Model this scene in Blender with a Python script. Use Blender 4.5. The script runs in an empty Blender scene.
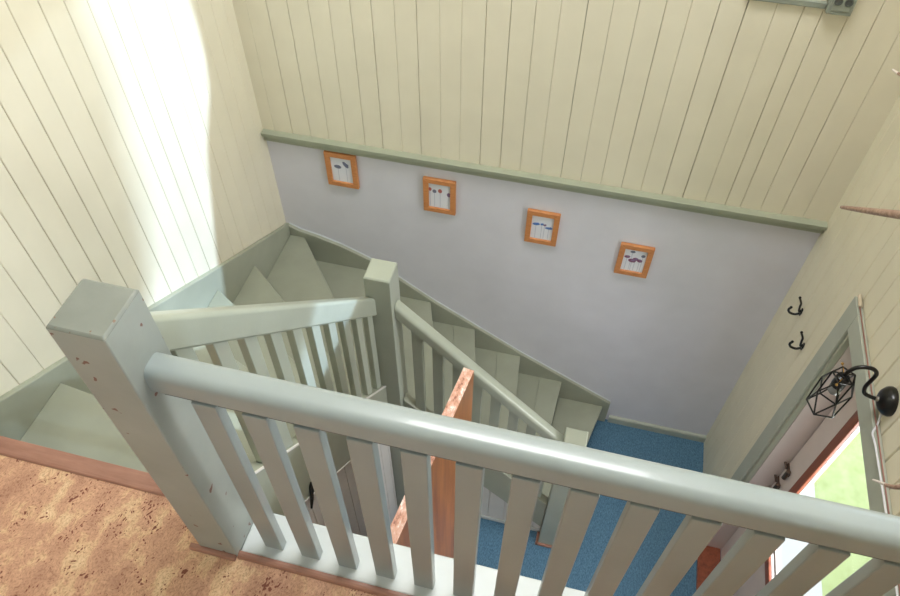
import bpy, bmesh, math, random
from mathutils import Vector, Matrix
random.seed(7)
S = bpy.context.scene
C = S.collection

# ------------------------------------------------------------------ camera
R = ((0.9698752, 0.24358684, 0.00274786), (0.18962959, -0.74786, -0.63619654), (-0.15291409, 0.61755232, -0.77152214))
cam = bpy.data.objects.new('camera', bpy.data.cameras.new('camera'))
C.objects.link(cam); S.camera = cam
cam.data.sensor_width = 36; cam.data.lens = 722.9 / 900 * 36
cam.data.clip_start = 0.02; cam.data.clip_end = 100
cam.matrix_world = Matrix(((R[0][0], -R[1][0], -R[2][0], 0), (R[0][1], -R[1][1], -R[2][1], 0), (R[0][2], -R[1][2], -R[2][2], 1.8), (0, 0, 0, 1)))

# ------------------------------------------------------------------ materials
def lin(c):
    return tuple((v / 255 / 12.92) if v / 255 <= .04045 else ((v / 255 + .055) / 1.055) ** 2.4 for v in c)
def new_mat(name, rgb, rough=.5, metal=0., spec=.5, coat=0.):
    m = bpy.data.materials.new(name); m.use_nodes = True
    b = m.node_tree.nodes['Principled BSDF']
    b.inputs['Base Color'].default_value = (*lin(rgb), 1)
    b.inputs['Roughness'].default_value = rough; b.inputs['Metallic'].default_value = metal
    b.inputs['Specular IOR Level'].default_value = spec; b.inputs['Coat Weight'].default_value = coat
    return m, m.node_tree.nodes, m.node_tree.links, b
def ramp(n, stops):
    r = n.new('ShaderNodeValToRGB'); e = r.color_ramp.elements
    while len(e) > 1: e.remove(e[-1])
    e[0].position = stops[0][0]; e[0].color = (*lin(stops[0][1]), 1)
    for p, c in stops[1:]:
        q = e.new(p); q.color = (*lin(c), 1)
    return r
def coords(n, l, scale=(1, 1, 1), rot=(0, 0, 0)):
    g = n.new('ShaderNodeNewGeometry'); mp = n.new('ShaderNodeMapping')
    l.new(g.outputs['Position'], mp.inputs['Vector'])
    mp.inputs['Scale'].default_value = scale; mp.inputs['Rotation'].default_value = rot
    return mp.outputs['Vector']
def noise(n, l, vec, scale, detail=3, rough=.5):
    t = n.new('ShaderNodeTexNoise'); l.new(vec, t.inputs['Vector'])
    t.inputs['Scale'].default_value = scale; t.inputs['Detail'].default_value = detail; t.inputs['Roughness'].default_value = rough
    return t.outputs['Fac']
def bump(n, l, b, fac, strength, dist=.002):
    q = n.new('ShaderNodeBump'); q.inputs['Strength'].default_value = strength; q.inputs['Distance'].default_value = dist
    l.new(fac, q.inputs['Height']); l.new(q.outputs['Normal'], b.inputs['Normal'])
def painted(name, rgb, rough=.4, var=7, chips=None, chip_at=.74, chip_scale=22, coat=0., bstr=.25):
    m, n, l, b = new_mat(name, rgb, rough, coat=coat)
    v = coords(n, l)
    f = noise(n, l, v, 6, 4)
    lo = tuple(max(0, c - var) for c in rgb); hi = tuple(min(255, c + var) for c in rgb)
    r = ramp(n, [(.3, lo), (.7, hi)]); l.new(f, r.inputs['Fac'])
    out = r.outputs['Color']
    if chips:
        g = noise(n, l, v, chip_scale, 2)
        rr = ramp(n, [(chip_at, (0, 0, 0)), (chip_at + .015, (255, 255, 255))]); l.new(g, rr.inputs['Fac'])
        mx = n.new('ShaderNodeMix'); mx.data_type = 'RGBA'
        l.new(rr.outputs['Color'], mx.inputs['Factor']); l.new(out, mx.inputs[6]); mx.inputs[7].default_value = (*lin(chips), 1)
        out = mx.outputs[2]
    l.new(out, b.inputs['Base Color'])
    bump(n, l, b, noise(n, l, coords(n, l, (60, 60, 60)), 1.0, 3), bstr, .001)
    return m
def wood(name, a, c, grain=(3, 40, 40), rough=.45, scale=1.0, dark=None):
    m, n, l, b = new_mat(name, a, rough)
    v = coords(n, l, grain)
    f = noise(n, l, v, scale, 6, .6)
    st = [(.3, a), (.7, c)] if not dark else [(.25, dark), (.45, a), (.72, c)]
    r = ramp(n, st); l.new(f, r.inputs['Fac']); l.new(r.outputs['Color'], b.inputs['Base Color'])
    bump(n, l, b, f, .2, .001)
    return m

M = {}
M['cream'] = painted('cream_board_paint', (227, 220, 198), .45, 3, bstr=.12)
M['cream_dark'] = painted('groove_shadow_paint', (140, 138, 120), .6, 3)
M['lilac'] = painted('lilac_grey_wallpaper', (216, 215, 223), .75, 3, bstr=.5)
M['sage'] = painted('sage_trim_paint', (172, 176, 164), .4, 5)
M['dado'] = painted('green_dado_paint', (160, 165, 146), .4, 4)
M['rail'] = painted('pale_green_grey_gloss_paint', (148, 157, 156), .33, 4, coat=.3)
M['stair_rail'] = painted('stair_railing_paint', (166, 172, 158), .35, 4, coat=.2)
M['newel'] = painted('chipped_green_grey_paint', (151, 157, 151), .4, 7, chips=(110, 72, 58), chip_at=.70, chip_scale=27)
M['newel_top'] = painted('shaded_chipped_green_grey_paint', (119, 123, 115), .5, 10, chips=(120, 95, 75), chip_at=.70, chip_scale=70)  # chips are wear; the darker base puts shade into the top's colour
M['tread'] = painted('stair_tread_paint', (152, 155, 138), .32, 5)
M['string'] = painted('stair_string_paint', (158, 161, 144), .4, 5)
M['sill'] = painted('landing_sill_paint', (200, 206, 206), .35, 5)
M['white'] = painted('white_board_paint', (222, 218, 212), .45, 4)
M['pink'] = painted('pinkish_white_door_paint', (214, 202, 198), .45, 3)
M['blue'], n, l, b = new_mat('blue_carpet', (70, 118, 152), .9, spec=.15)
v = coords(n, l, (260, 90, 1)); f = noise(n, l, v, 1, 3); f2 = noise(n, l, coords(n, l), 5, 3)
r = ramp(n, [(.3, (64, 96, 120)), (.7, (98, 134, 158))]); l.new(f, r.inputs['Fac']); l.new(r.outputs['Color'], b.inputs['Base Color']); bump(n, l, b, f, .4, .002)
# cork floor
M['cork'], n, l, b = new_mat('cork_floor', (196, 150, 110), .5, spec=.3)
base = coords(n, l, (1, 1, 1), (0, 0, math.radians(14)))
warp = n.new('ShaderNodeTexNoise'); warp.inputs['Scale'].default_value = 22; warp.inputs['Detail'].default_value = 3; l.new(base, warp.inputs['Vector'])
ws = n.new('ShaderNodeVectorMath'); ws.operation = 'SCALE'; ws.inputs[3].default_value = .035; l.new(warp.outputs['Color'], ws.inputs[0])
wa = n.new('ShaderNodeVectorMath'); wa.operation = 'ADD'; l.new(base, wa.inputs[0]); l.new(ws.outputs[0], wa.inputs[1])
def mapped(sc_):
    mp = n.new('ShaderNodeMapping'); mp.inputs['Scale'].default_value = sc_; l.new(wa.outputs[0], mp.inputs['Vector']); return mp.outputs['Vector']
patch = noise(n, l, mapped((17, 8, 8)), 1, 4, .65)
r = ramp(n, [(.34, (190, 146, 122)), (.46, (206, 163, 136)), (.52, (212, 168, 140)), (.57, (224, 188, 152)), (.70, (236, 208, 172))]); l.new(patch, r.inputs['Fac'])
fine = noise(n, l, mapped((260, 150, 60)), 1, 5, .75)
r3 = ramp(n, [(.32, (178, 160, 150)), (.5, (238, 234, 230)), (.68, (255, 255, 255))]); l.new(fine, r3.inputs['Fac'])
mu = n.new('ShaderNodeMix'); mu.data_type = 'RGBA'; mu.blend_type = 'MULTIPLY'; mu.inputs['Factor'].default_value = 1
l.new(r.outputs['Color'], mu.inputs[6]); l.new(r3.outputs['Color'], mu.inputs[7])
vo = n.new('ShaderNodeTexVoronoi'); vo.inputs['Scale'].default_value = 1; l.new(mapped((150, 90, 60)), vo.inputs['Vector'])
clus = noise(n, l, mapped((15, 10, 8)), 1.3, 4, .6)
ad = n.new('ShaderNodeMath'); ad.operation = 'MULTIPLY_ADD'; ad.inputs[1].default_value = 2.2; l.new(clus, ad.inputs[0]); ad.inputs[2].default_value = -.97
sb_ = n.new('ShaderNodeMath'); sb_.operation = 'SUBTRACT'; l.new(ad.outputs[0], sb_.inputs[0]); l.new(vo.outputs['Distance'], sb_.inputs[1])
rr = ramp(n, [(.0, (0, 0, 0)), (.06, (255, 255, 255))]); l.new(sb_.outputs[0], rr.inputs['Fac'])
mx = n.new('ShaderNodeMix'); mx.data_type = 'RGBA'; l.new(rr.outputs['Color'], mx.inputs['Factor']); l.new(mu.outputs[2], mx.inputs[6]); mx.inputs[7].default_value = (*lin((118, 66, 50)), 1)
l.new(mx.outputs[2], b.inputs['Base Color']); bump(n, l, b, fine, .25, .001)
M['trimwood'] = wood('brown_edge_trim_wood', (138, 96, 80), (166, 122, 104), (8, 50, 50), .4)
M['frame'] = wood('orange_pine_frame', (190, 122, 72), (214, 148, 94), (30, 30, 120), .4)
M['door_wood'] = wood('varnished_brown_door', (152, 92, 46), (184, 116, 60), (30, 30, 2.5), .3, dark=(128, 72, 38))
M['redwood'] = wood('reddish_brown_wood', (112, 56, 38), (152, 84, 58), (40, 40, 4), .35)
m, n, l, b = new_mat('scuffed_bare_edge', (190, 130, 105), .55)
f = noise(n, l, coords(n, l, (40, 18, 40)), 1.4, 5, .7)
r = ramp(n, [(.34, (150, 92, 76)), (.44, (214, 158, 134)), (.56, (228, 184, 166)), (.62, (244, 236, 230))]); l.new(f, r.inputs['Fac']); l.new(r.outputs['Color'], b.inputs['Base Color']); M['bare'] = m
M['black'] = new_mat('black_metal', (7, 7, 10), .28)[0]
M['blackm'] = new_mat('black_matt', (10, 10, 10), .7)[0]
M['brass'] = new_mat('brass', (190, 150, 90), .3, 1)[0]
M['steel'] = new_mat('steel', (170, 165, 158), .3, 1)[0]
M['darkmetal'] = new_mat('aged_dark_metal', (104, 88, 78), .35, .7)[0]
M['bulb'] = new_mat('frosted_grey_bulb', (150, 150, 152), .15)[0]
M['cable'] = new_mat('white_cable', (225, 225, 232), .4)[0]
M['copper'] = new_mat('reddish_pipe', (160, 112, 104), .4)[0]
M['paper'] = new_mat('picture_paper', (226, 228, 236), .6)[0]
M['greyplastic'] = painted('grey_green_plastic', (140, 146, 134), .5, 3)
M['socket_and_shade_dark'] = new_mat('dark_grey_plastic_and_shade', (88, 92, 88), .5)[0]
M['antler'] = wood('brown_antler', (138, 104, 88), (196, 166, 150), (8, 60, 60), .5)
M['antler_tip'] = new_mat('pale_antler_tip', (238, 228, 222), .4)[0]
M['curtain'] = painted('added_cream_curtain_cloth', (220, 214, 200), .9, 4)
M['sheer'], n, l, b = new_mat('sheer_curtain_voile', (235, 232, 222), .9)
tr = n.new('ShaderNodeBsdfTransparent'); sm = n.new('ShaderNodeMixShader'); at_ = n.new('ShaderNodeAttribute'); at_.attribute_name = 'sun_fade'
mr = n.new('ShaderNodeMapRange'); mr.inputs['From Min'].default_value = 0; mr.inputs['From Max'].default_value = .16; mr.inputs['To Min'].default_value = .05; mr.inputs['To Max'].default_value = .86  # grades how much sun the added sheer curtain lets through
l.new(at_.outputs['Fac'], mr.inputs['Value']); l.new(mr.outputs['Result'], sm.inputs[0])
l.new(tr.outputs[0], sm.inputs[1]); l.new(b.outputs[0], sm.inputs[2]); l.new(sm.outputs[0], n['Material Output'].inputs['Surface'])
M['trimbeige'] = new_mat('beige_plastic', (196, 182, 160), .5)[0]
M['ceil'] = painted('ceiling_paint', (232, 230, 222), .7, 3)
M['grass'], n, l, b = new_mat('lawn', (150, 175, 90), .9)
r = ramp(n, [(.3, (196, 208, 140)), (.7, (216, 226, 166))]); l.new(noise(n, l, coords(n, l), 14, 4), r.inputs['Fac']); l.new(r.outputs['Color'], b.inputs['Base Color'])
M['paving'] = painted('pale_porch_paving', (236, 234, 230), .8, 3)
FL = {}
for k, c in dict(slate=(116, 120, 142), violet=(136, 112, 146), red=(182, 106, 98), blue=(84, 124, 192), stem=(182, 186, 202), plum=(132, 84, 112)).items():
    FL[k] = new_mat('flower_' + k, c, .7)[0]
m = bpy.data.materials.new('window_glass'); m.use_nodes = True; n = m.node_tree.nodes; l = m.node_tree.links; n.clear()
o = n.new('ShaderNodeOutputMaterial'); t = n.new('ShaderNodeBsdfTransparent'); gl = n.new('ShaderNodeBsdfGlossy'); gl.inputs['Roughness'].default_value = .03
mx = n.new('ShaderNodeMixShader'); mx.inputs[0].default_value = .06
l.new(t.outputs[0], mx.inputs[1]); l.new(gl.outputs[0], mx.inputs[2]); l.new(mx.outputs[0], o.inputs['Surface']); M['glass'] = m

# ------------------------------------------------------------------ helpers (all shapes given in world coordinates)
ORG = {}
def tag(o, label=None, cat=None, group=None, kind=None):
    if label: o['label'] = label
    if cat: o['category'] = cat
    if group: o['group'] = group
    if kind: o['kind'] = kind
    return o
def thing(name, loc, label=None, cat=None, group=None, kind=None):
    o = bpy.data.objects.new(name, None); C.objects.link(o); o.location = loc; o.empty_display_size = .05
    ORG[o] = Vector(loc); return tag(o, label, cat, group, kind)
def obj(name, bm, mats, parent=None, origin=None, bevel=0, seg=2, smooth=False, label=None):
    if parent is not None: org = ORG[parent]
    else: org = Vector(origin) if origin else Vector((0, 0, 0))
    bmesh.ops.recalc_face_normals(bm, faces=bm.faces)
    bmesh.ops.translate(bm, verts=bm.verts, vec=-org)
    me = bpy.data.meshes.new(name); bm.to_mesh(me); bm.free()
    if not isinstance(mats, (list, tuple)): mats = [mats]
    for q in mats: me.materials.append(q)
    o = bpy.data.objects.new(name, me); C.objects.link(o)
    if parent is not None: o.parent = parent
    else: o.location = org
    ORG[o] = org
    if smooth:
        for p in me.polygons: p.use_smooth = True
        for e in [x for x in me.edges]: e.use_edge_sharp = False
        import mathutils
        fn = {}
        for p in me.polygons:
            for ek in p.edge_keys: fn.setdefault(ek, []).append(p.normal)
        for e in me.edges:
            q = fn.get(tuple(sorted(e.vertices)), [])
            if len(q) == 2 and q[0].angle(q[1], 0) > .75: e.use_edge_sharp = True
    if bevel:
        md = o.modifiers.new('bevel', 'BEVEL'); md.width = bevel; md.segments = seg; md.limit_method = 'ANGLE'; md.angle_limit = .6
        md.harden_normals = False
    if label: o['label'] = label
    return o
def prism(bm, pts, axis, a, b, mi=0):
    def P(u, v, w):
        return {'x': (w, u, v), 'y': (u, w, v), 'z': (u, v, w)}[axis]
    A = [bm.verts.new(P(u, v, a)) for u, v in pts]; B = [bm.verts.new(P(u, v, b)) for u, v in pts]
    fs = [bm.faces.new(A[::-1]), bm.faces.new(B)]
    for i in range(len(pts)):
        j = (i + 1) % len(pts); fs.append(bm.faces.new((A[i], A[j], B[j], B[i])))
    for f in fs: f.material_index = mi
def box(bm, x0, x1, y0, y1, z0, z1, mi=0):
    prism(bm, [(x0, y0), (x1, y0), (x1, y1), (x0, y1)], 'z', z0, z1, mi)
def B(*a, mi=0):
    bm = bmesh.new(); box(bm, *a, mi=mi); return bm
def tube(bm, pts, rad, seg=10, mi=0):
    pts = [Vector(p) for p in pts]; rings = []
    rads = rad if isinstance(rad, (list, tuple)) else [rad] * len(pts)
    up = None
    for i, p in enumerate(pts):
        t = (pts[min(i + 1, len(pts) - 1)] - pts[max(i - 1, 0)]).normalized()
        if up is None: up = t.orthogonal().normalized()
        up = (up - t * up.dot(t)).normalized(); s = t.cross(up)
        rings.append([bm.verts.new(p + (up * math.cos(k * 2 * math.pi / seg) + s * math.sin(k * 2 * math.pi / seg)) * rads[i]) for k in range(seg)])
    for a, b in zip(rings, rings[1:]):
        for k in range(seg):
            f = bm.faces.new((a[k], a[(k + 1) % seg], b[(k + 1) % seg], b[k])); f.material_index = mi
    bm.faces.new(rings[0][::-1]).material_index = mi; bm.faces.new(rings[-1]).material_index = mi
def spline(pts, n=8):
    pts = [Vector(p) for p in pts]; out = []
    P = [pts[0] * 2 - pts[1]] + pts + [pts[-1] * 2 - pts[-2]]
    for i in range(1, len(P) - 2):
        for k in range(n):
            t = k / n; a, b, c, d = P[i - 1:i + 3]
            out.append(.5 * ((2 * b) + (c - a) * t + (2 * a - 5 * b + 4 * c - d) * t * t + (3 * b - a - 3 * c + d) * t ** 3))
    return out + [pts[-1]]
def lathe(bm, origin, axis, prof, seg=24, mi=0):
    """prof: (radius, distance along axis)"""
    ax = Vector(axis).normalized(); u = ax.orthogonal().normalized(); w = ax.cross(u); O = Vector(origin); rings = []
    for r, d in prof:
        rings.append([bm.verts.new(O + ax * d + (u * math.cos(k * 2 * math.pi / seg) + w * math.sin(k * 2 * math.pi / seg)) * max(r, 1e-4)) for k in range(seg)])
    for a, b in zip(rings, rings[1:]):
        for k in range(seg):
            bm.faces.new((a[k], a[(k + 1) % seg], b[(k + 1) % seg], b[k])).material_index = mi
    bm.faces.new(rings[0][::-1]).material_index = mi; bm.faces.new(rings[-1]).material_index = mi
def sweep(bm, prof, p0, p1, lat, mi=0):
    """profile (lateral, vertical) carried from p0 to p1 with vertical end cuts; lat = lateral unit vector"""
    p0, p1, lat = Vector(p0), Vector(p1), Vector(lat)
    A = [bm.verts.new(p0 + lat * u + Vector((0, 0, v))) for u, v in prof]; Bq = [bm.verts.new(p1 + lat * u + Vector((0, 0, v))) for u, v in prof]
    bm.faces.new(A[::-1]).material_index = mi; bm.faces.new(Bq).material_index = mi
    for i in range(len(prof)):
        j = (i + 1) % len(prof); bm.faces.new((A[i], A[j], Bq[j], Bq[i])).material_index = mi
def rail_profile(w, h, r, k=1.0, low=.006):
    """rounded-top rail, centred laterally, bottom at 0"""
    pts = [(-w / 2 + low, 0), (w / 2 - low, 0), (w / 2, low)]
    for i in range(7):
        a = i / 6 * math.pi / 2; pts.append((w / 2 - r + r * math.cos(a), h - r + r * math.sin(a)))
    for i in range(7):
        a = math.pi / 2 + i / 6 * math.pi / 2; pts.append((-w / 2 + r + r * math.cos(a), h - r + r * math.sin(a)))
    pts.append((-w / 2, low))
    return [(u, v * k) for u, v in pts]

# dimensions
XL, XR, YB = -1.545, 1.02, 2.52
ZF, YN, ZC = -2.26, -4.0, 3.1
RISE = .1738

def boards(bm, axis, face, depth, lo, hi, z0, z1, pitch, phase, holes=(), mi=0, mg=1, gap=.0014, ch=.0020, back=.012, at=None):
    """vertical boards with v joints; axis 'y': wall facing y, boards run over x.  face = front plane, depth>0 goes behind"""
    s = 1 if depth > 0 else -1
    k0 = math.floor((lo - phase) / pitch); joints = [phase + pitch * k for k in range(k0, k0 + int((hi - lo) / pitch) + 3)]
    if at: joints = list(at)
    rnd = random.Random(int(abs(face) * 1000)); GW = {}
    edges = [lo] + [j for j in joints if lo + .004 < j < hi - .004] + [hi]
    P = lambda u, w, z: (u, w, z) if axis == 'y' else (w, u, z)
    for a, b in zip(edges, edges[1:]):
        cuts = sorted({a, b} | {h[i] for h in holes for i in (0, 1) if a < h[i] < b})
        for c, d in zip(cuts, cuts[1:]):
            mid = (c + d) / 2; segs = [(z0, z1)]
            for h in holes:
                if h[0] < mid < h[1]:
                    ns = []
                    for q0, q1 in segs:
                        if h[3] <= q0 or h[2] >= q1: ns.append((q0, q1)); continue
                        if h[2] > q0: ns.append((q0, h[2]))
                        if h[3] < q1: ns.append((h[3], q1))
                    segs = ns
            for q0, q1 in segs:
                cl = GW.setdefault(a, gap * rnd.uniform(.25, .85)) if c == a and a != lo else 0; cr = GW.setdefault(b, gap * rnd.uniform(.25, .85)) if d == b and b != hi else 0
                xl = ch if cl else 0; xr = ch if cr else 0
                F = face; K = face + s * ch; D = face + s * back
                poly = [(c + cl, D), (c + cl, K), (c + cl + xl, F), (d - cr - xr, F), (d - cr, K), (d - cr, D)]
                if not cl: poly = [(c, D), (c, F)] + poly[3:]
                if not cr: poly = poly[:-2] + [(d, D)]; poly[-2] = (d, F)
                A = [bm.verts.new(P(u, w, q0)) for u, w in poly]; Bt = [bm.verts.new(P(u, w, q1)) for u, w in poly]
                bm.faces.new(A); bm.faces.new(Bt[::-1])
                for i in range(len(poly)):
                    j = (i + 1) % len(poly); bm.faces.new((A[i], A[j], Bt[j], Bt[i]))
def slab_with_holes(bm, x0, x1, ylo, yhi, z0, z1, holes, mi=0):
    ys = sorted({ylo, yhi} | {h[i] for h in holes for i in (0, 1)}); zs = sorted({z0, z1} | {h[i] for h in holes for i in (2, 3)})
    for a, b in zip(ys, ys[1:]):
        for c, d in zip(zs, zs[1:]):
            if any(h[0] <= (a + b) / 2 <= h[1] and h[2] <= (c + d) / 2 <= h[3] for h in holes): continue
            box(bm, x0, x1, a, b, c, d, mi)

# ------------------------------------------------------------------ the room
bm = bmesh.new(); boards(bm, 'x', XL, -1, YN, YB, ZF, ZC, .0895, 1.0147, at=[1.0147 - .089 * k for k in range(50, 0, -1)] + [1.0147, 1.1019, 1.190, 1.2785, 1.367, 1.4475, 1.550, 1.640, 1.728, 1.813, 1.904, 2.006, 2.090, 2.180, 2.276, 2.362, 2.45]); box(bm, XL - .09, XL - .01, YN, YB, ZF, ZC, 1)
obj('wall_left', bm, [M['cream'], M['cream_dark']]); bpy.data.objects['wall_left']['kind'] = 'structure'
bm = bmesh.new()
boards(bm, 'y', YB - .006, 1, XL, XR, -.40, ZC, .0905, -1.4842, at=[-1.484, -1.393, -1.301, -1.210, -1.122, -1.032, -.945, -.851, -.761, -.668, -.581, -.487, -.394, -.302, -.211, -.117, -.028, .061, .152, .236, .328, .417, .511, .597, .659, .741, .828, .917])
box(bm, XL, XR, YB + .005, YB + .09, ZF, ZC, 1); box(bm, XL, XR, YB, YB + .01, ZF, -.40, 2)
obj('wall_back', bm, [M['cream'], M['cream_dark'], M['lilac']])['kind'] = 'structure'
DOOR = (1.00, 1.84, ZF, -.25); W1 = (-1.6, -.75, .9, 1.95); W2 = (.625, 2.42, 1.22, 2.95)
HO = [DOOR, W1, W2]
bm = bmesh.new(); boards(bm, 'x', XR, 1, YN, YB, ZF, ZC, .0905, 1.734, HO, gap=.0024, ch=.003); slab_with_holes(bm, XR + .011, XR + .17, YN, YB, ZF, ZC, HO, 1)
obj('wall_right', bm, [M['cream'], M['cream_dark']])['kind'] = 'structure'
obj('wall_front', B(XL - .09, XR + .17, YN - .1, YN, ZF, ZC), M['cream'])['kind'] = 'structure'
bm = bmesh.new(); SK = (-.75, .65, 1.05, 1.95)
for a in ((XL - .09, SK[0], YN - .1, YB + .09), (SK[1], XR + .17, YN - .1, YB + .09), (SK[0], SK[1], YN - .1, SK[2]), (SK[0], SK[1], SK[3], YB + .09)): box(bm, *a, ZC, ZC + .08)
obj('ceiling', bm, M['ceil'])['kind'] = 'structure'
w3 = thing('roof_fill_window', (-.05, 1.5, ZC), kind='structure'); bm = bmesh.new()  # unseen roof window added to hold the overhead fill light
for a in ((SK[0], SK[0] + .05, SK[2], SK[3]), (SK[1] - .05, SK[1], SK[2], SK[3]), (SK[0] + .05, SK[1] - .05, SK[2], SK[2] + .05), (SK[0] + .05, SK[1] - .05, SK[3] - .05, SK[3])): box(bm, *a, ZC + .02, ZC + .10)
obj('window_frame', bm, M['white'], w3, bevel=.003); obj('glazing', B(SK[0] + .05, SK[1] - .05, SK[2] + .05, SK[3] - .05, ZC + .06, ZC + .065), M['glass'], w3)  # frame and glass of the added unseen roof window
# upper floor
bm = bmesh.new(); prism(bm, [(XL, YN), (XR, YN), (XR, .512), (-.77, .512), (-.77, .61), (XL, .61)], 'z', -.012, 0)
obj('floor', bm, M['cork'])['kind'] = 'structure'
bm = bmesh.new(); prism(bm, [(XL, YN), (XR, YN), (XR, .62), (-.69, .62), (-.69, .60), (-.77, .60), (-.77, .645), (XL, .645)], 'z', -.25, -.03)
obj('floor_landing_base', bm, M['sage'])['kind'] = 'structure'
obj('floor_lower', B(XL, XR + .17, YN, YB, ZF - .05, ZF), M['blue'])['kind'] = 'structure'
# wall under the landing with the doorway of the brown door
bm = bmesh.new(); slab_with_holes(bm, 0, 0, 0, 0, 0, 0, [])
box(bm, -.66, -.40, .52, .60, ZF, -.25); box(bm, .42, XR, .52, .60, ZF, -.25); box(bm, -.40, .42, .52, .60, -.27, -.25)
obj('wall_under_landing', bm, M['white'])['kind'] = 'structure'
# dado rail, skirtings
bm = bmesh.new(); prism(bm, [(YB, -.43), (YB - .012, -.43), (YB - .018, -.422), (YB - .018, -.395), (YB - .036, -.388), (YB - .038, -.368), (YB, -.364)], 'x', XL + .001, XR - .001); bmesh.ops.translate(bm, verts=bm.verts, vec=(0, 0, .018))
obj('trim_1', bm, M['dado'], bevel=.002)['kind'] = 'structure'
bm = bmesh.new(); prism(bm, [(YB, ZF), (YB - .018, ZF), (YB - .018, ZF + .05), (YB - .012, ZF + .058), (YB, ZF + .06)], 'x', .42, XR)
obj('baseboard_back', bm, M['sage'])['kind'] = 'structure'
# brown edging of the cork floor
def edging(x0, x1, y0, y1, z1):
    bm = bmesh.new(); h = z1; prism(bm, [(y0, -.012), (y0, h * .4), (y0 + .004, h * .85), (y0 + .01, h), (y1, h), (y1, -.012)], 'x', x0, x1)
    return bm
obj('trim_2', edging(XL, -.768, .600, .648, .009), M['trimwood'], bevel=.001)['kind'] = 'structure'
obj('trim_3', edging(-.790, -.667, .488, .503, .012), M['trimwood'], bevel=.001)['kind'] = 'structure'
obj('trim_4', edging(-.664, XR, .497, .514, .012), M['trimwood'], bevel=.001)['kind'] = 'structure'

# ------------------------------------------------------------------ unseen upstairs windows (right wall) and curtains added to shape the sun
def window(name, y0, y1, z0, z1, nm):
    w = thing(name, (XR, (y0 + y1) / 2, z0), kind='structure')
    bm = bmesh.new(); t = .05
    for a in ((y0, y0 + t, z0, z1), (y1 - t, y1, z0, z1), (y0 + t, y1 - t, z0, z0 + t), (y0 + t, y1 - t, z1 - t, z1)): box(bm, XR + .10, XR + .15, *a)
    if nm:
        c = (y0 + y1) / 2; box(bm, XR + .11, XR + .14, c - .012, c + .012, z0 + t, z1 - t)
    obj('window_frame', bm, M['white'], w, bevel=.003)
    obj('glazing', B(XR + .122, XR + .126, y0 + t, y1 - t, z0 + t, z1 - t), M['glass'], w)
    bm = bmesh.new(); c = .06
    for a in ((y0 - c, y0, z0 - c, z1 + c), (y1, y1 + c, z0 - c, z1 + c), (y0, y1, z0 - c, z0), (y0, y1, z1, z1 + c)): box(bm, XR - .014, XR, *a)
    obj('casing', bm, M['sage'], w, bevel=.003)
window('rear_fill_window', *W1, 1)  # unseen window added behind the camera for the fill light
window('window_2', *W2, 0)
# unseen curtain added, its edge cut to shape the sunlit wall area
cur = [(y_, z_ + .765) for y_, z_ in [(1.78, .33), (1.82, .47), (1.868, .62), (1.925, .79), (1.99, .97), (2.05, 1.13), (2.125, 1.24), (2.19, 1.33), (2.225, 1.45), (2.235, 1.60), (2.225, 1.80), (2.20, 2.30)]]
def drape(edge, y_out, lab, mat_='curtain'):
    bm = bmesh.new(); rows = []
    for y, z in edge:
        row = []
        for k in range(25):
            t = k / 24; row.append(bm.verts.new((XR - .040 + .012 * math.sin(t * 34), y + (y_out - y) * t, z)))
        rows.append(row)
    for a, b_ in zip(rows, rows[1:]):
        for k in range(24): bm.faces.new((a[k], a[k + 1], b_[k + 1], b_[k]))
    cu = obj('curtain', bm, M[mat_], origin=(XR - .03, y_out, 3.06), smooth=True)  # unseen curtain added to shape the sun
    md = cu.modifiers.new('thick', 'SOLIDIFY'); md.thickness = .004 if mat_ == 'curtain' else .0
    if mat_ != 'curtain':
        cu.modifiers.remove(md); w_ = cu.data.attributes.new('sun_fade', 'FLOAT', 'POINT')
        for i_ in range(len(cu.data.vertices)): w_.data[i_].value = (i_ % 25) / 24
    tag(cu, lab, 'curtain', 'unseen curtains added to shape the upstairs sunlight')
drape(cur, 2.47, 'cream curtain added unseen at the far side to cut the sun edge')
drape([(y_, z_ + .765) for y_, z_ in [(.97, .33), (.98, .44), (1.00, .60), (1.18, .72), (1.42, .84), (1.56, .98), (1.64, 1.15), (1.72, 1.40), (1.82, 1.75), (1.86, 2.30)]], .58, 'sheer white curtain added unseen at the near side to soften the sun', 'sheer')

# ------------------------------------------------------------------ entry door in the right wall
d = thing('door_1', (XR, 1.42, ZF), kind='structure')
XD = 1.127
bm = bmesh.new(); box(bm, XR - .022, XR, 1.848, 1.936, ZF, -.166); box(bm, XR - .022, XR, .88, 1.848, -.252, -.166); box(bm, XR - .022, XR, .88, .97, ZF, -.252)
obj('casing', bm, M['sage'], d, bevel=.003)
bm = bmesh.new(); box(bm, XR - .012, XR + .012, 1.832, 1.848, ZF, -.252); box(bm, XR - .012, XR + .012, .97, 1.832, -.268, -.252)
obj('casing_bead', bm, M['string'], d, bevel=.004)
bm = bmesh.new(); box(bm, XR + .012, 1.19, 1.832, 1.842, ZF, -.25); box(bm, XR + .012, 1.19, 1.0, 1.832, -.262, -.25); box(bm, XR + .012, 1.19, 1.0, 1.008, ZF, -.262)
obj('jamb_lining', bm, M['pink'], d)
G = (1.10, 1.635, -1.45, -.42)
bm = bmesh.new(); slab_with_holes(bm, XD, XD + .016, 1.010, 1.826, ZF + .02, -.265, [G]); leaf = obj('door_leaf', bm, M['pink'], d, label='pinkish white glazed door leaf')
bm = bmesh.new()
for a in ((G[1], G[1] + .05, G[2] - .05, G[3] + .05), (G[0] - .05, G[0], G[2] - .05, G[3] + .05), (G[0], G[1], G[3], G[3] + .05), (G[0], G[1], G[2] - .05, G[2])):
    box(bm, XD - .014, XD - .001, *a)
obj('glazing_bead', bm, M['redwood'], d, bevel=.003, label='reddish brown wooden glazing bead')
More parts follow.
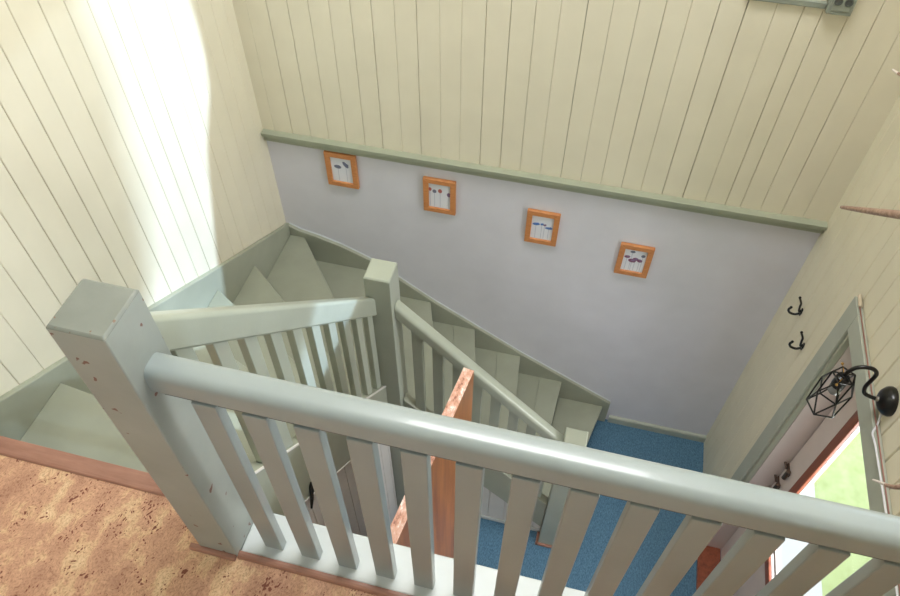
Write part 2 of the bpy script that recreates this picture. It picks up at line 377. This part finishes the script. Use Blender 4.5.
obj('muntin', B(XD - .004, XD + .005, G[0], G[1], -1.412, -1.385), M['pink'], d)
obj('glazing', B(XD + .006, XD + .010, G[0], G[1], G[2], G[3]), M['glass'], d)
obj('gap_shade_strip', B(XD + .006, XD + .014, 1.8262, 1.832, ZF + .02, -.265), M['blackm'], d, label='black strip standing in for the shaded gap between door and jamb')  # black strip drawn where the door gap lies in shade
for z in (-1.20, -1.33):
    bm = bmesh.new(); box(bm, XD - .008, XD - .001, 1.765, 1.825, z, z + .022); tube(bm, [(XD - .014, 1.77, z - .022), (XD - .014, 1.77, z + .040)], .011, 8)
    tube(bm, [(XD - .012, 1.80, z + .011), (XD - .016, 1.835, z + .011)], .006, 8)
    obj('latch', bm, M['darkmetal'], d, bevel=.001)
bm = bmesh.new(); box(bm, XD - .022, XD - .014, 1.80, 1.815, -1.60, -1.40); tube(bm, [(XD - .012, 1.807, -1.42), (XD - .002, 1.807, -1.42)], .006, 8)
obj('bolt', bm, M['steel'], d, bevel=.002)
obj('threshold', B(XR - .018, XD - .002, 1.001, 1.832, ZF, ZF + .02), M['redwood'], d, bevel=.002, label='reddish brown wooden threshold')

# outside the door
obj('ground_lawn', B(1.22, 14, -6, 9, ZF - .16, ZF - .10), M['grass'], origin=(2, 0, ZF - .1))['kind'] = 'structure'
obj('ground_porch', B(1.20, 1.68, .5, 3.2, ZF - .10, ZF - .02), M['paving'], origin=(1.6, 1.5, ZF - .1))['kind'] = 'structure'

bm = bmesh.new()  # hedge added out of view to block sun at the door
for i in range(60):
    y = -.3 + i * .055; r_ = .30 + .05 * random.random()
    for z in (-2.0, -1.4, -.8, -.2, .4, .95):
        bmesh.ops.create_icosphere(bm, subdivisions=2, radius=r_ + .06 * random.random(), matrix=Matrix.Translation((3.25 + .1 * random.random(), y, z + .12 * random.random())))
for q in bm.verts: q.co += Vector((random.uniform(-.03, .03), random.uniform(-.03, .03), random.uniform(-.03, .03)))
M['hedge'] = painted('added_hedge_leaves', (70, 96, 48), .8, 14)
tag(obj('hedge', bm, M['hedge'], origin=(3.25, 1.35, ZF - .1)), 'green hedge added unseen outside to keep the sun off the entry door', 'hedge')
# ------------------------------------------------------------------ staircase
YI = 2.498; XI = -1.523   # inner faces of wall strings
NOS = {1: ((XI, .93), (-.712, .83)), 2: ((XI, 1.20), (-.712, .99)), 3: ((XI, 1.49), (-.712, 1.155)), 4: ((XI, 1.79), (-.712, 1.315)),
       5: ((XI, 2.105), (-.712, 1.475)), 6: ((-1.44, YI), (-.712, 1.62)), 7: ((-1.08, YI), (-.64, 1.70)), 8: ((-.733, YI), (-.44, 1.69)),
       9: ((-.47, YI), (-.27, 1.69)), 10: ((-.186, YI), (-.108, 1.69)), 11: ((.083, YI), (.045, 1.69)), 12: ((.361, YI), (.184, 1.69))}
st = thing('staircase', (-.7, 1.7, ZF), 'pale green grey painted winding staircase turning along the left and back walls', 'staircase')
def shift(line, dist):
    (a, b) = (Vector(line[0]), Vector(line[1])); t = (b - a).normalized(); nrm = Vector((-t.y, t.x))  # towards the upper side decided below
    return a, b, t, nrm
for k in range(1, 13):
    z = -RISE * k
    o1, i1 = NOS[k]
    if k == 1: o0, i0 = (XI, .647), (-.712, .647)
    else: o0, i0 = NOS[k - 1]
    # back edge pushed .02 under the step above
    if k == 6: poly = [o1, (XI, YI), o0, i0, i1]
    elif k == 7: poly = [o1, o0, i0, (-.712, 1.70), i1]
    else: poly = [o1, o0, i0, i1]
    t = .03
    bm = bmesh.new()
    if k in (9, 10, 11):   # two boards per tread with a narrow joint
        mo = (Vector(o0) + Vector(o1)) / 2; mi_ = (Vector(i0) + Vector(i1)) / 2
        e = (Vector((1, 0)) * .0012)
        prism(bm, [o1, tuple(mo + e), tuple(mi_ + e), i1], 'z', z - t, z)
        prism(bm, [tuple(mo - e), o0, i0, tuple(mi_ - e)], 'z', z - t, z)
        prism(bm, [tuple(mo + e), tuple(mo - e), tuple(mi_ - e), tuple(mi_ + e)], 'z', z - t, z - .003)
    else:
        prism(bm, poly, 'z', z - t, z)
    obj('tread', bm, M['tread'], st, bevel=.004)
def riser(line, z0, z1, back=.022, th=.018):
    a, b = Vector(line[0]), Vector(line[1]); t = (b - a).normalized()
    nrm = Vector((t.y, -t.x))     # towards the upper floor side
    ref = Vector((-1.1, .3)) if line[0][1] < 2.4 else Vector((-1.5, 1.9))
    if nrm.dot(ref - a) < 0: nrm = -nrm
    p = [a + nrm * back, b + nrm * back, b + nrm * (back + th), a + nrm * (back + th)]
    p = [(min(max(q.x, XI), .6), min(q.y, YI)) for q in p]
    bm = bmesh.new(); prism(bm, p, 'z', z0, z1); return bm
for k in range(1, 13):
    z = -RISE * k - .03; zb = -RISE * (k + 1)
    obj('riser', riser(NOS[k], zb, z), M['string'], st)
obj('riser', B(XI, -.712, .627, .645, -RISE, -.02), M['string'], st)
# wall strings
bm = bmesh.new(); prism(bm, [(.648, .048), (.751, -.006), (.991, -.135), (1.938, -.664), (2.49, -.963), (YB, -.975), (YB, -1.6), (1.9, -1.25), (1.0, -.55), (.648, -.35)], 'x', XL, XI)
obj('wall_string', bm, M['string'], st, bevel=.004)
bm = bmesh.new(); prism(bm, [(XI, -.975), (-1.461, -1.002), (-1.35, -1.028), (-1.238, -1.062), (-1.078, -1.132), (-.9, -1.258), (-.707, -1.394), (-.19, -1.717), (.40, -2.045), (.40, ZF), (-.3, ZF), (XI, -1.5)], 'y', YI, YB)
obj('wall_string', bm, M['string'], st, bevel=.004)
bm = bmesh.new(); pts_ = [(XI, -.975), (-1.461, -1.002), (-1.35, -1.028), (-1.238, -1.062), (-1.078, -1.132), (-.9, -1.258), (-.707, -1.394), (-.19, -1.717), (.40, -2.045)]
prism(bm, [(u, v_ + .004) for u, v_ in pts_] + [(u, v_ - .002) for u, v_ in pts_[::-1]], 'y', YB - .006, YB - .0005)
obj('string_edge_or_highlight', bm, M['sill'], st, label='pale line along the top of the back wall string')
# inner strings
zt = lambda y: .079 - 1.065 * (y - .682)
bm = bmesh.new(); prism(bm, [(.609, zt(.609)), (1.616, zt(1.616)), (1.616, zt(1.616) - .35), (.64, zt(.64) - .345), (.609, zt(.609) - .30)], 'x', -.732, -.690)
obj('inner_string', bm, M['string'], st, bevel=.004)
bm = bmesh.new()
for f_ in (0, -.340): prism(bm, [(.64, zt(.64) + f_ - .004), (1.612, zt(1.612) + f_ - .004), (1.612, zt(1.612) + f_ + .003), (.64, zt(.64) + f_ + .003)], 'x', -.694, -.687)  # white strips put the highlight on the string edges into colour
obj('string_edge_or_highlight', bm, M['white'], st, label='thin white strips painting a highlight along the inner string edges')
zl = lambda x: -1.46 - 1.0 * (x + .225)
bm = bmesh.new(); prism(bm, [(-.627, zl(-.627)), (.118, zl(.118)), (.118, zl(.118) - .30), (-.627, zl(-.627) - .30)], 'y', 1.648, 1.694)
obj('inner_string', bm, M['string'], st, bevel=.004)
# boarded panels under the strings
bm = bmesh.new(); y = .62
while y < 1.61:
    y1 = min(y + .088, 1.612); prism(bm, [(y + .002, ZF), (y1 - .002, ZF), (y1 - .002, zt(y1) - .30), (y + .002, zt(y) - .30)], 'x', -.720, -.706); y += .088
prism(bm, [(.62, ZF), (1.612, ZF), (1.612, zt(1.612) - .32), (.62, zt(.62) - .32)], 'x', -.724, -.714)
obj('under_stair_boards', bm, M['white'], st, bevel=.0015, label='white vertical boards under the upper flight')
bm = bmesh.new(); x = -.63
while x < .115:
    x1 = min(x + .088, .118); prism(bm, [(x + .002, ZF + .02), (x1 - .002, ZF + .02), (x1 - .002, zl(x1) - .29), (x + .002, zl(x) - .29)], 'y', 1.694, 1.708); x += .088
prism(bm, [(-.63, ZF), (.118, ZF), (.118, zl(.118) - .32), (-.63, zl(-.63) - .32)], 'y', 1.704, 1.712)
obj('under_stair_boards', bm, M['white'], st, bevel=.0015)
bm = bmesh.new(); box(bm, -.63, .118, 1.684, 1.694, ZF, ZF + .03); obj('skirting', bm, M['sill'], st, bevel=.002)

# ------------------------------------------------------------------ newels and rails
def newel(parent, x0, x1, y0, y1, z0, z1, topm=None, cap=.010, side=None):
    bm = bmesh.new(); c = cap
    lv = [(z0, 0), (z1 - c, 0), (z1 - c * .3, c * .35), (z1, c)]
    rings = [[bm.verts.new((a, b_, z)) for a, b_ in ((x0 + i, y0 + i), (x1 - i, y0 + i), (x1 - i, y1 - i), (x0 + i, y1 - i))] for z, i in lv]
    for a, b_ in zip(rings, rings[1:]):
        for k in range(4): bm.faces.new((a[k], a[(k + 1) % 4], b_[(k + 1) % 4], b_[k]))
    bm.faces.new(rings[0][::-1]); f = bm.faces.new(rings[-1])
    if topm:
        f.material_index = 1
        for q in bm.faces:
            if q.calc_center_median().z > z1 - c * .8: q.material_index = 1
    return obj('newel_post', bm, [M['newel'] if topm else M['stair_rail'], topm or M['stair_rail']], parent, bevel=.003, seg=3)

# landing balustrade
lb = thing('landing_balustrade', (-.715, .555, 0), 'pale grey-green landing balustrade in the foreground above the cork floor', 'balustrade')
newel(lb, -.767, -.664, .501, .606, 0, .914, M['newel_top'], cap=.005)
bm = bmesh.new(); sweep(bm, rail_profile(.054, .066, .019, 1, .012), (-.667, .555, .717), (XR, .555, .717), (0, 1, 0))
obj('handrail', bm, M['rail'], lb, smooth=True)
k = 0
while True:
    x0 = -.608 + .0968 * k
    if x0 + .048 > XR - .005: break
    obj('baluster', B(x0, x0 + .048,   .541, .565, .004, .690), M['rail'], lb, bevel=.0025); k += 1
bm = bmesh.new(); box(bm, -.664, XR, .514, .628, -.028, .004); obj('base_board', bm, M['sill'], lb, bevel=.004)
obj('shadow_gap_strip', B(-.664, XR, .549, .561, .684, .720), M['socket_and_shade_dark'], lb)  # dark strip standing in for the shadow gap above the balusters

# upper flight railing
ur = thing('stair_railing', (-.68, 1.1, -.4), 'short steep railing of the upper flight between the two large newel posts', 'stair railing')
kk = math.sqrt(1 + 1.125 ** 2)
zb2 = lambda y: .686 - 1.125 * (y - .636)
bm = bmesh.new(); sweep(bm, rail_profile(.048, .072, .013, kk), (-.717, .604, zb2(.604)), (-.717, 1.618, zb2(1.618)), (1, 0, 0))
obj('handrail', bm, M['stair_rail'], ur, smooth=True)
for k in range(-1, 9):
    y0 = .748 + .0995 * k; y1 = y0 + .045
    bm = bmesh.new(); prism(bm, [(y0, zt(y0) - .004), (y1, zt(y1) - .004), (y1, zb2(y1) + .004), (y0, zb2(y0) + .004)], 'x', -.723, -.700)
    obj('baluster', bm, M['stair_rail'], ur, bevel=.002)
# lower flight railing with its two newels
lr = thing('stair_railing', (-.25, 1.67, -1.4), 'railing of the lower flight sloping down right from the middle newel post', 'stair railing')
newel(lr, -.731, -.629, 1.617, 1.722, ZF, -.2, cap=.006)
newel(lr, .120, .222, 1.618, 1.712, ZF, -1.09, cap=.005)
obj('newel_base_trim', B(.108, .234, 1.606, 1.62, ZF, ZF + .018), M['trimwood'], lr, bevel=.002, label='reddish brown wooden strip at the foot of the post')
obj('newel_base_trim', B(.106, .120, 1.606, 1.68, ZF, ZF + .018), M['trimwood'], lr, bevel=.002)
zb3 = lambda x: -.482 - 1.012 * (x + .602)
kk = math.sqrt(2.02)
bm = bmesh.new(); sweep(bm, rail_profile(.052, .056, .017, kk), (-.627, 1.669, zb3(-.631)), (.122, 1.669, zb3(.122)), (0, 1, 0))
obj('handrail', bm, M['stair_rail'], lr, smooth=True)
for k in range(-1, 7):
    x0 = -.4855 + .0865 * k; x1 = x0 + .045
    bm = bmesh.new(); prism(bm, [(x0, zl(x0) - .004), (x1, zl(x1) - .004), (x1, zb3(x1) + .004), (x0, zb3(x0) + .004)], 'y', 1.658, 1.682)
    obj('baluster', bm, M['stair_rail'], lr, bevel=.002)

# black strap under the upper string
bm = bmesh.new(); tube(bm, [(-.683, .895, -.40), (-.680, .886, -.415), (-.680, .874, -.432), (-.681, .868, -.46), (-.683, .852, -.505)], [.006, .010, .007, .0065, .004], 8)
tag(obj('hanging_strap', bm, M['blackm'], origin=(-.685, .88, -.40)), 'small black strap hanging below the edge of the upper flight', 'strap')

# ------------------------------------------------------------------ brown door standing open
bd = thing('door_2', (-.33, .99, ZF), kind='structure')
bm = bmesh.new()
A = Vector((-.288, 1.362)); Bv = Vector((-.384, .64)); t = (Bv - A).normalized(); nn = Vector((-t.y, t.x))
if nn.x < 0: nn = -nn
p = [A, A + nn * .038, Bv + nn * .038, Bv]
prism(bm, [tuple(q) for q in p], 'z', ZF + .01, -.262)
obj('door_leaf', bm, M['door_wood'], bd, bevel=.0015)
bm = bmesh.new(); e = .0006
prism(bm, [tuple(q) for q in p], 'z', -.2622, -.259)
obj('top_edge', bm, M['bare'], bd, bevel=.001, label='scuffed bare wood top edge of the door')

# ------------------------------------------------------------------ pictures
def disc(bm, x, z, rx, rz, y, mi, ang=0, n=12):
    vs = []
    for k in range(n):
        a = k * 2 * math.pi / n; u = rx * math.cos(a); v_ = rz * math.sin(a)
        vs.append((x + u * math.cos(ang) - v_ * math.sin(ang), z + u * math.sin(ang) + v_ * math.cos(ang)))
    prism(bm, vs, 'y', y, y + .0006, mi)
PIC = [
 (-1.252, -1.085, -.636, -.421, 'pine framed print of two slate blue flowers, nearest the stair corner', [('slate', .32, .60, .17, .06, -.1, .5), ('slate', .70, .72, .09, .12, .6, .6)], ['slate', 'stem']),
 (-.762, -.594, -.698, -.480, 'pine framed print of four small red and blue blooms on thin stems', [('red', .07, .72, .07, .06, 0, .3), ('slate', .27, .66, .09, .06, 0, .4), ('red', .52, .70, .09, .07, 0, .3), ('violet', .92, .60, .09, .07, 0, .3)], ['slate', 'violet', 'red', 'stem']),
 (-.252, -.087, -.788, -.570, 'pine framed print of bright blue flowers in a row', [('blue', .22, .62, .17, .045, .1, .3), ('blue', .48, .64, .07, .035, .5, .3), ('violet', .60, .62, .08, .03, -.3, .2), ('blue', .80, .52, .17, .04, .05, .3)], ['blue', 'violet', 'stem']),
 (.207, .374, -.895, -.681, 'pine framed print of plum poppies, rightmost on the lilac wall', [('plum', .18, .62, .13, .05, .1, .2), ('plum', .42, .48, .17, .07, -.1, .2), ('plum', .55, .56, .13, .06, .2, .2), ('plum', .74, .52, .12, .06, -.1, .2), ('slate', .36, .86, .11, .045, 0, .2), ('slate', .84, .74, .09, .05, .4, .2)], ['plum', 'slate', 'stem']),
]
for x0, x1, z0, z1, lab, fl, _ in PIC:
    x0 += .007; z0 += .016; z1 += .006; x1 -= .001
    pf = thing('framed_picture', ((x0 + x1) / 2, YB, z0), lab, 'picture', 'pine framed flower prints on the lilac wall')
    w = .0265; bm = bmesh.new(); y0, y1 = YB - .020, YB - .001
    prism(bm, [(x0, z0), (x1, z0), (x1 - w, z0 + w), (x0 + w, z0 + w)], 'y', y0, y1); prism(bm, [(x0, z1), (x1, z1), (x1 - w, z1 - w), (x0 + w, z1 - w)], 'y', y0, y1)
    prism(bm, [(x0, z0), (x0 + w, z0 + w), (x0 + w, z1 - w), (x0, z1)], 'y', y0, y1); prism(bm, [(x1, z0), (x1 - w, z0 + w), (x1 - w, z1 - w), (x1, z1)], 'y', y0, y1)
    obj('frame', bm, M['frame'], pf, bevel=.002)
    mats = [M['paper']] + list(FL.values()); idx = {k_: i + 1 for i, k_ in enumerate(FL)}
    bm = bmesh.new(); a0, a1, b0, b1 = x0 + w - .002, x1 - w + .002, z0 + w - .002, z1 - w + .002
    box(bm, a0, a1, YB - .010, YB - .006, b0, b1)
    W, Hh = a1 - a0, b1 - b0
    for c, u, v_, ru, rv, an, stl in fl:
        cx, cz = a0 + u * W, b0 + v_ * Hh
        cx = min(max(cx, a0 + ru * W), a1 - ru * W)
        prism(bm, [(cx - .0011, b0 + .006), (cx + .0011, b0 + .006), (cx + .0011, cz), (cx - .0011, cz)], 'y', YB - .0104, YB - .0100, idx['stem'])
        disc(bm, cx, cz, ru * W, rv * Hh * 1.15, YB - .0112, idx[c], an)
        disc(bm, cx + .004, cz + .004, ru * W * .5, rv * Hh * .7, YB - .0117, idx['violet' if c == 'plum' else c], an + .5)
    obj('print', bm, mats, pf)

# ------------------------------------------------------------------ coat hooks on the right wall
def coat_hook(y, z, lab):
    h = thing('coat_hook', (XR, y, z), lab, 'coat hook', 'black coat hooks beside the door')
    bm = bmesh.new(); lathe(bm, (XR, y, z), (-1, 0, 0), [(.0, 0), (.011, 0), (.011, .003), (.007, .006), (.0, .006)], 16)
    prism(bm, [(y - .006, z - .02), (y + .006, z - .02), (y + .009, z), (y + .006, z + .02), (y - .006, z + .02), (y - .009, z)], 'x', XR - .005, XR)
    obj('backplate', bm, M['black'], h, bevel=.001)
    bm = bmesh.new(); tube(bm, spline([(XR - .004, y, z + .010), (XR - .012, y, z + .002), (XR - .018, y, z + .030), (XR - .022, y, z + .055), (XR - .038, y, z + .085)], 6), .0046, 8)
    bmesh.ops.create_uvsphere(bm, u_segments=10, v_segments=8, radius=.0062, matrix=Matrix.Translation((XR - .038, y, z + .087)))
    obj('upper_prong', bm, M['black'], h, smooth=True)
    bm = bmesh.new(); tube(bm, spline([(XR - .004, y, z - .010), (XR - .022, y, z - .022), (XR - .045, y, z - .016), (XR - .055, y, z + .002), (XR - .050, y, z + .016)], 6), .0054, 8)
    bmesh.ops.create_uvsphere(bm, u_segments=10, v_segments=8, radius=.0062, matrix=Matrix.Translation((XR - .050, y, z + .018)))
    obj('lower_prong', bm, M['black'], h, smooth=True)
coat_hook(2.282, -.675, 'black double coat hook nearer to the lilac wall')
coat_hook(2.098, -.685, 'black double coat hook nearer to the glazed door')

# ------------------------------------------------------------------ wall lamp
wl = thing('wall_lamp', (XR, 1.44, -.10), 'black gooseneck wall lamp with wire cage beside the door casing', 'wall lamp')
yy = 1.448
bm = bmesh.new(); lathe(bm, (XR, yy - .008, -.082), (-1, 0, 0), [(.0, 0), (.045, 0), (.047, .006), (.044, .018), (.032, .031), (.018, .038), (.0, .039)], 32); obj('wall_plate', bm, M['black'], wl, smooth=True)
bm = bmesh.new(); lathe(bm, (XR - .034, yy - .008, -.082), (-1, 0, 0), [(.0, 0), (.008, 0), (.008, .012), (.0, .014)], 14); obj('collar', bm, M['steel'], wl)
bm = bmesh.new(); tube(bm, spline([(XR - .038, yy - .008, -.083), (.958, yy - .004, -.082), (.940, yy, -.075), (.930, yy, -.045), (.932, yy, -.010), (.932, yy, .024), (.917, yy, .043), (.895, yy, .046), (.872, yy, .036), (.860, yy, .012), (.858, yy, -.012)], 8), .0062, 12); obj('gooseneck_arm', bm, M['black'], wl, smooth=True)
bm = bmesh.new(); lathe(bm, (.858, yy, -.008), (0, 0, -1), [(0, 0), (.010, 0), (.012, .006), (.019, .010), (.020, .014), (.020, .055), (.0, .055)], 24); obj('socket', bm, M['black'], wl, bevel=.001)
bm = bmesh.new(); lathe(bm, (.858, yy, -.063), (0, 0, -1), [(0, 0), (.017, 0), (.019, .012), (.019, .028), (.012, .038), (0, .041)], 20); obj('bulb', bm, M['bulb'], wl, smooth=True, label='small grey frosted bulb')
bm = bmesh.new(); cx = .858
def ring(n, r, z, ph): return [(cx + r * math.cos(ph + 2 * math.pi * i / n), yy + r * math.sin(ph + 2 * math.pi * i / n), z) for i in range(n)]
ta = ring(5, .034, -.014, .35); mb = ring(5, .052, -.090, .35 + math.pi / 5); lc = ring(5, .047, -.184, .35)
E_ = []
for i in range(5):
    j = (i + 1) % 5
    E_ += [(ta[i], ta[j]), (ta[i], mb[i]), (ta[j], mb[i]), (mb[i], lc[i]), (mb[i], lc[j]), (lc[i], lc[j])]
for a in ta[:: 2]: E_.append((a, (cx, yy, -.004)))
for a, b_ in E_: tube(bm, [a, b_], .0027, 6)
obj('wire_cage', bm, M['black'], wl)
for i in (1, 3):
    a = Vector(ta[i]); dv = Vector((a.x - cx, a.y - yy, 0)).normalized()
    bm = bmesh.new(); tube(bm, [a - dv * .03, a + dv * .012], .0014, 6); bmesh.ops.create_uvsphere(bm, u_segments=8, v_segments=6, radius=.0045, matrix=Matrix.Translation(a + dv * .012))
    obj('cage_screw', bm, M['brass'], wl, label='small brass screw')
bm = bmesh.new(); tube(bm, spline([(XR - .010, 1.43, -.122), (XR - .012, 1.40, -.160), (XR - .026, 1.372, -.165), (XR - .026, 1.34, -.162), (XR - .026, 1.30, -.158), (XR - .025, 1.1, -.154), (XR - .025, .7, -.154)], 6), .0032, 8)
obj('cord', bm, M['cable'], wl, smooth=True, label='white power cord')
bm = bmesh.new(); tube(bm, [(XR - .014, 1.88, -.160), (XR - .014, .7, -.160)], .0022, 8)
tag(obj('cable', bm, M['copper'], origin=(XR, 1.3, -.18), smooth=True), 'thin reddish cable running along the top of the door casing', 'cable')
bm = bmesh.new(); tube(bm, [(XR - .010, 1.934, -.158), (XR - .012, 1.880, -.159)], .0065, 10)
tag(obj('cable_sleeve', bm, M['trimbeige'], origin=(XR, 1.93, -.18), smooth=True), 'beige sleeve at the corner of the door casing', 'cable sleeve')

# ------------------------------------------------------------------ socket box and conduit on the boarded wall
sb = thing('socket_box', (.698, YB - .006, .56), 'grey-green surface socket box on the cream boarded wall', 'socket')
obj('housing', B(.659, .738, YB - .040, YB - .006, .557, .665), M['greyplastic'], sb, bevel=.004)
bm = bmesh.new(); box(bm, .668, .729, YB - .043, YB - .039, .572, .655); obj('cover', bm, M['greyplastic'], sb, bevel=.002)
for x in (.683, .715):
    bm = bmesh.new(); lathe(bm, (x, YB - .0425, .605), (0, -1, 0), [(0, 0), (.013, 0), (.013, .003), (.009, .003), (.009, .001), (0, .001)], 18); obj('outlet', bm, M['socket_and_shade_dark'], sb)
cd = obj('conduit', B(.40, .657, YB - .022, YB - .006, .563, .585), M['greyplastic'], origin=(.53, YB, .56), bevel=.003)
tag(cd, 'grey-green cable conduit running left from the socket box', 'conduit')

# ------------------------------------------------------------------ antlers on the right wall
an = thing('antlers', (XR, 1.35, .50), 'brown mounted antlers with pale tips reaching in from the right wall', 'antlers')
bm = bmesh.new(); prism(bm, [(1.27, .34), (1.43, .34), (1.45, .46), (1.35, .57), (1.25, .46)], 'x', XR - .02, XR - .001); obj('mount', bm, M['door_wood'], an, bevel=.006)
bm = bmesh.new(); lathe(bm, (XR - .012, 1.35, .46), (-1, 0, .1), [(0, 0), (.04, 0), (.045, .02), (.03, .045), (0, .055)], 18); obj('skull_plate', bm, M['antler_tip'], an, smooth=True)
def tine(name, pts, r0, r1, hook=None):
    P_ = spline(pts, 6); n_ = len(P_); bm = bmesh.new()
    rr_ = [max(r1, r0 + (r1 - r0) * (i / (n_ - 1)) ** 1.0) for i in range(n_)]
    tube(bm, P_, rr_, 10)
    mi_from = int(n_ * .90)
    bm.faces.ensure_lookup_table()
    cut = P_[mi_from]; tip = P_[-1]
    for f in bm.faces:
        if (f.calc_center_median() - tip).length < (cut - tip).length: f.material_index = 1
    return obj(name, bm, [M['antler'], M['antler_tip']], an, smooth=True)
tine('beam', [(.975, 1.37, .46), (.945, 1.45, .47), (.915, 1.60, .455), (.90, 1.73, .395), (.90, 1.794, .339), (.90, 2.0, .166), (.90, 2.16, .033), (.90, 2.19, .008)], .027, .0030)
tine('beam', [(.975, 1.33, .46), (.95, 1.20, .46), (.92, 1.07, .38), (.905, 1.01, .27), (.90, 1.032, .116), (.90, 1.113, -.01)], .022, .0028)
tine('tine', [(.95, 1.44, .47), (.935, 1.65, .50), (.925, 1.95, .52), (.912, 2.22, .50), (.90, 2.365, .458)], .015, .0036)

# ------------------------------------------------------------------ light
def area(name, loc, rot, sx, sy, power, col):
    L = bpy.data.lights.new(name, 'AREA'); L.shape = 'RECTANGLE'; L.size = sx; L.size_y = sy; L.energy = power; L.color = col
    o = bpy.data.objects.new(name, L); C.objects.link(o); o.location = loc; o.rotation_euler = rot; return o
area('window_light', (XR + .40, 1.45, 2.10), (0, math.radians(90), 0), 1.7, 1.6, 28, (.78, .89, 1.0))
area('overhead_fill_light', (-.05, 1.5, ZC + .25), (0, 0, 0), 1.3, .85, 78, (1.0, .99, .97))  # added overhead fill to brighten the stairwell
area('hall_fill_light', (.2, -.4, -.35), (0, 0, 0), 1.0, .8, 24, (1.0, .97, .92))  # added fill for the lower hall, no lamp known there
area('rear_fill_light', (XR + .35, -1.17, 1.43), (0, math.radians(90), 0), 1.0, .8, 60, (.72, .86, 1.0))  # added fill from behind the camera for front faces and back wall
area('door_light', (XR + .45, 1.38, -.95), (0, math.radians(90), 0), 1.0, .55, 24, (.95, .97, 1.0))
L = bpy.data.lights.new('sun', 'SUN'); L.energy = 5.5; L.angle = math.radians(.9); L.color = (.58, .76, 1.0)
so = bpy.data.objects.new('sun', L); C.objects.link(so)
so.rotation_euler = Vector((-1, 0, -.8)).to_track_quat('-Z', 'Y').to_euler()
wd = bpy.data.worlds.new('sky'); S.world = wd; wd.use_nodes = True
bg = wd.node_tree.nodes['Background']; bg.inputs['Color'].default_value = (.80, .90, 1.0, 1); bg.inputs['Strength'].default_value = 3.0
S.view_settings.view_transform = 'Standard'; S.view_settings.look = 'None'; S.view_settings.gamma = 1; S.view_settings.exposure = 0
S.view_settings.use_curve_mapping = False
S.cycles.max_bounces = 8; S.cycles.diffuse_bounces = 5
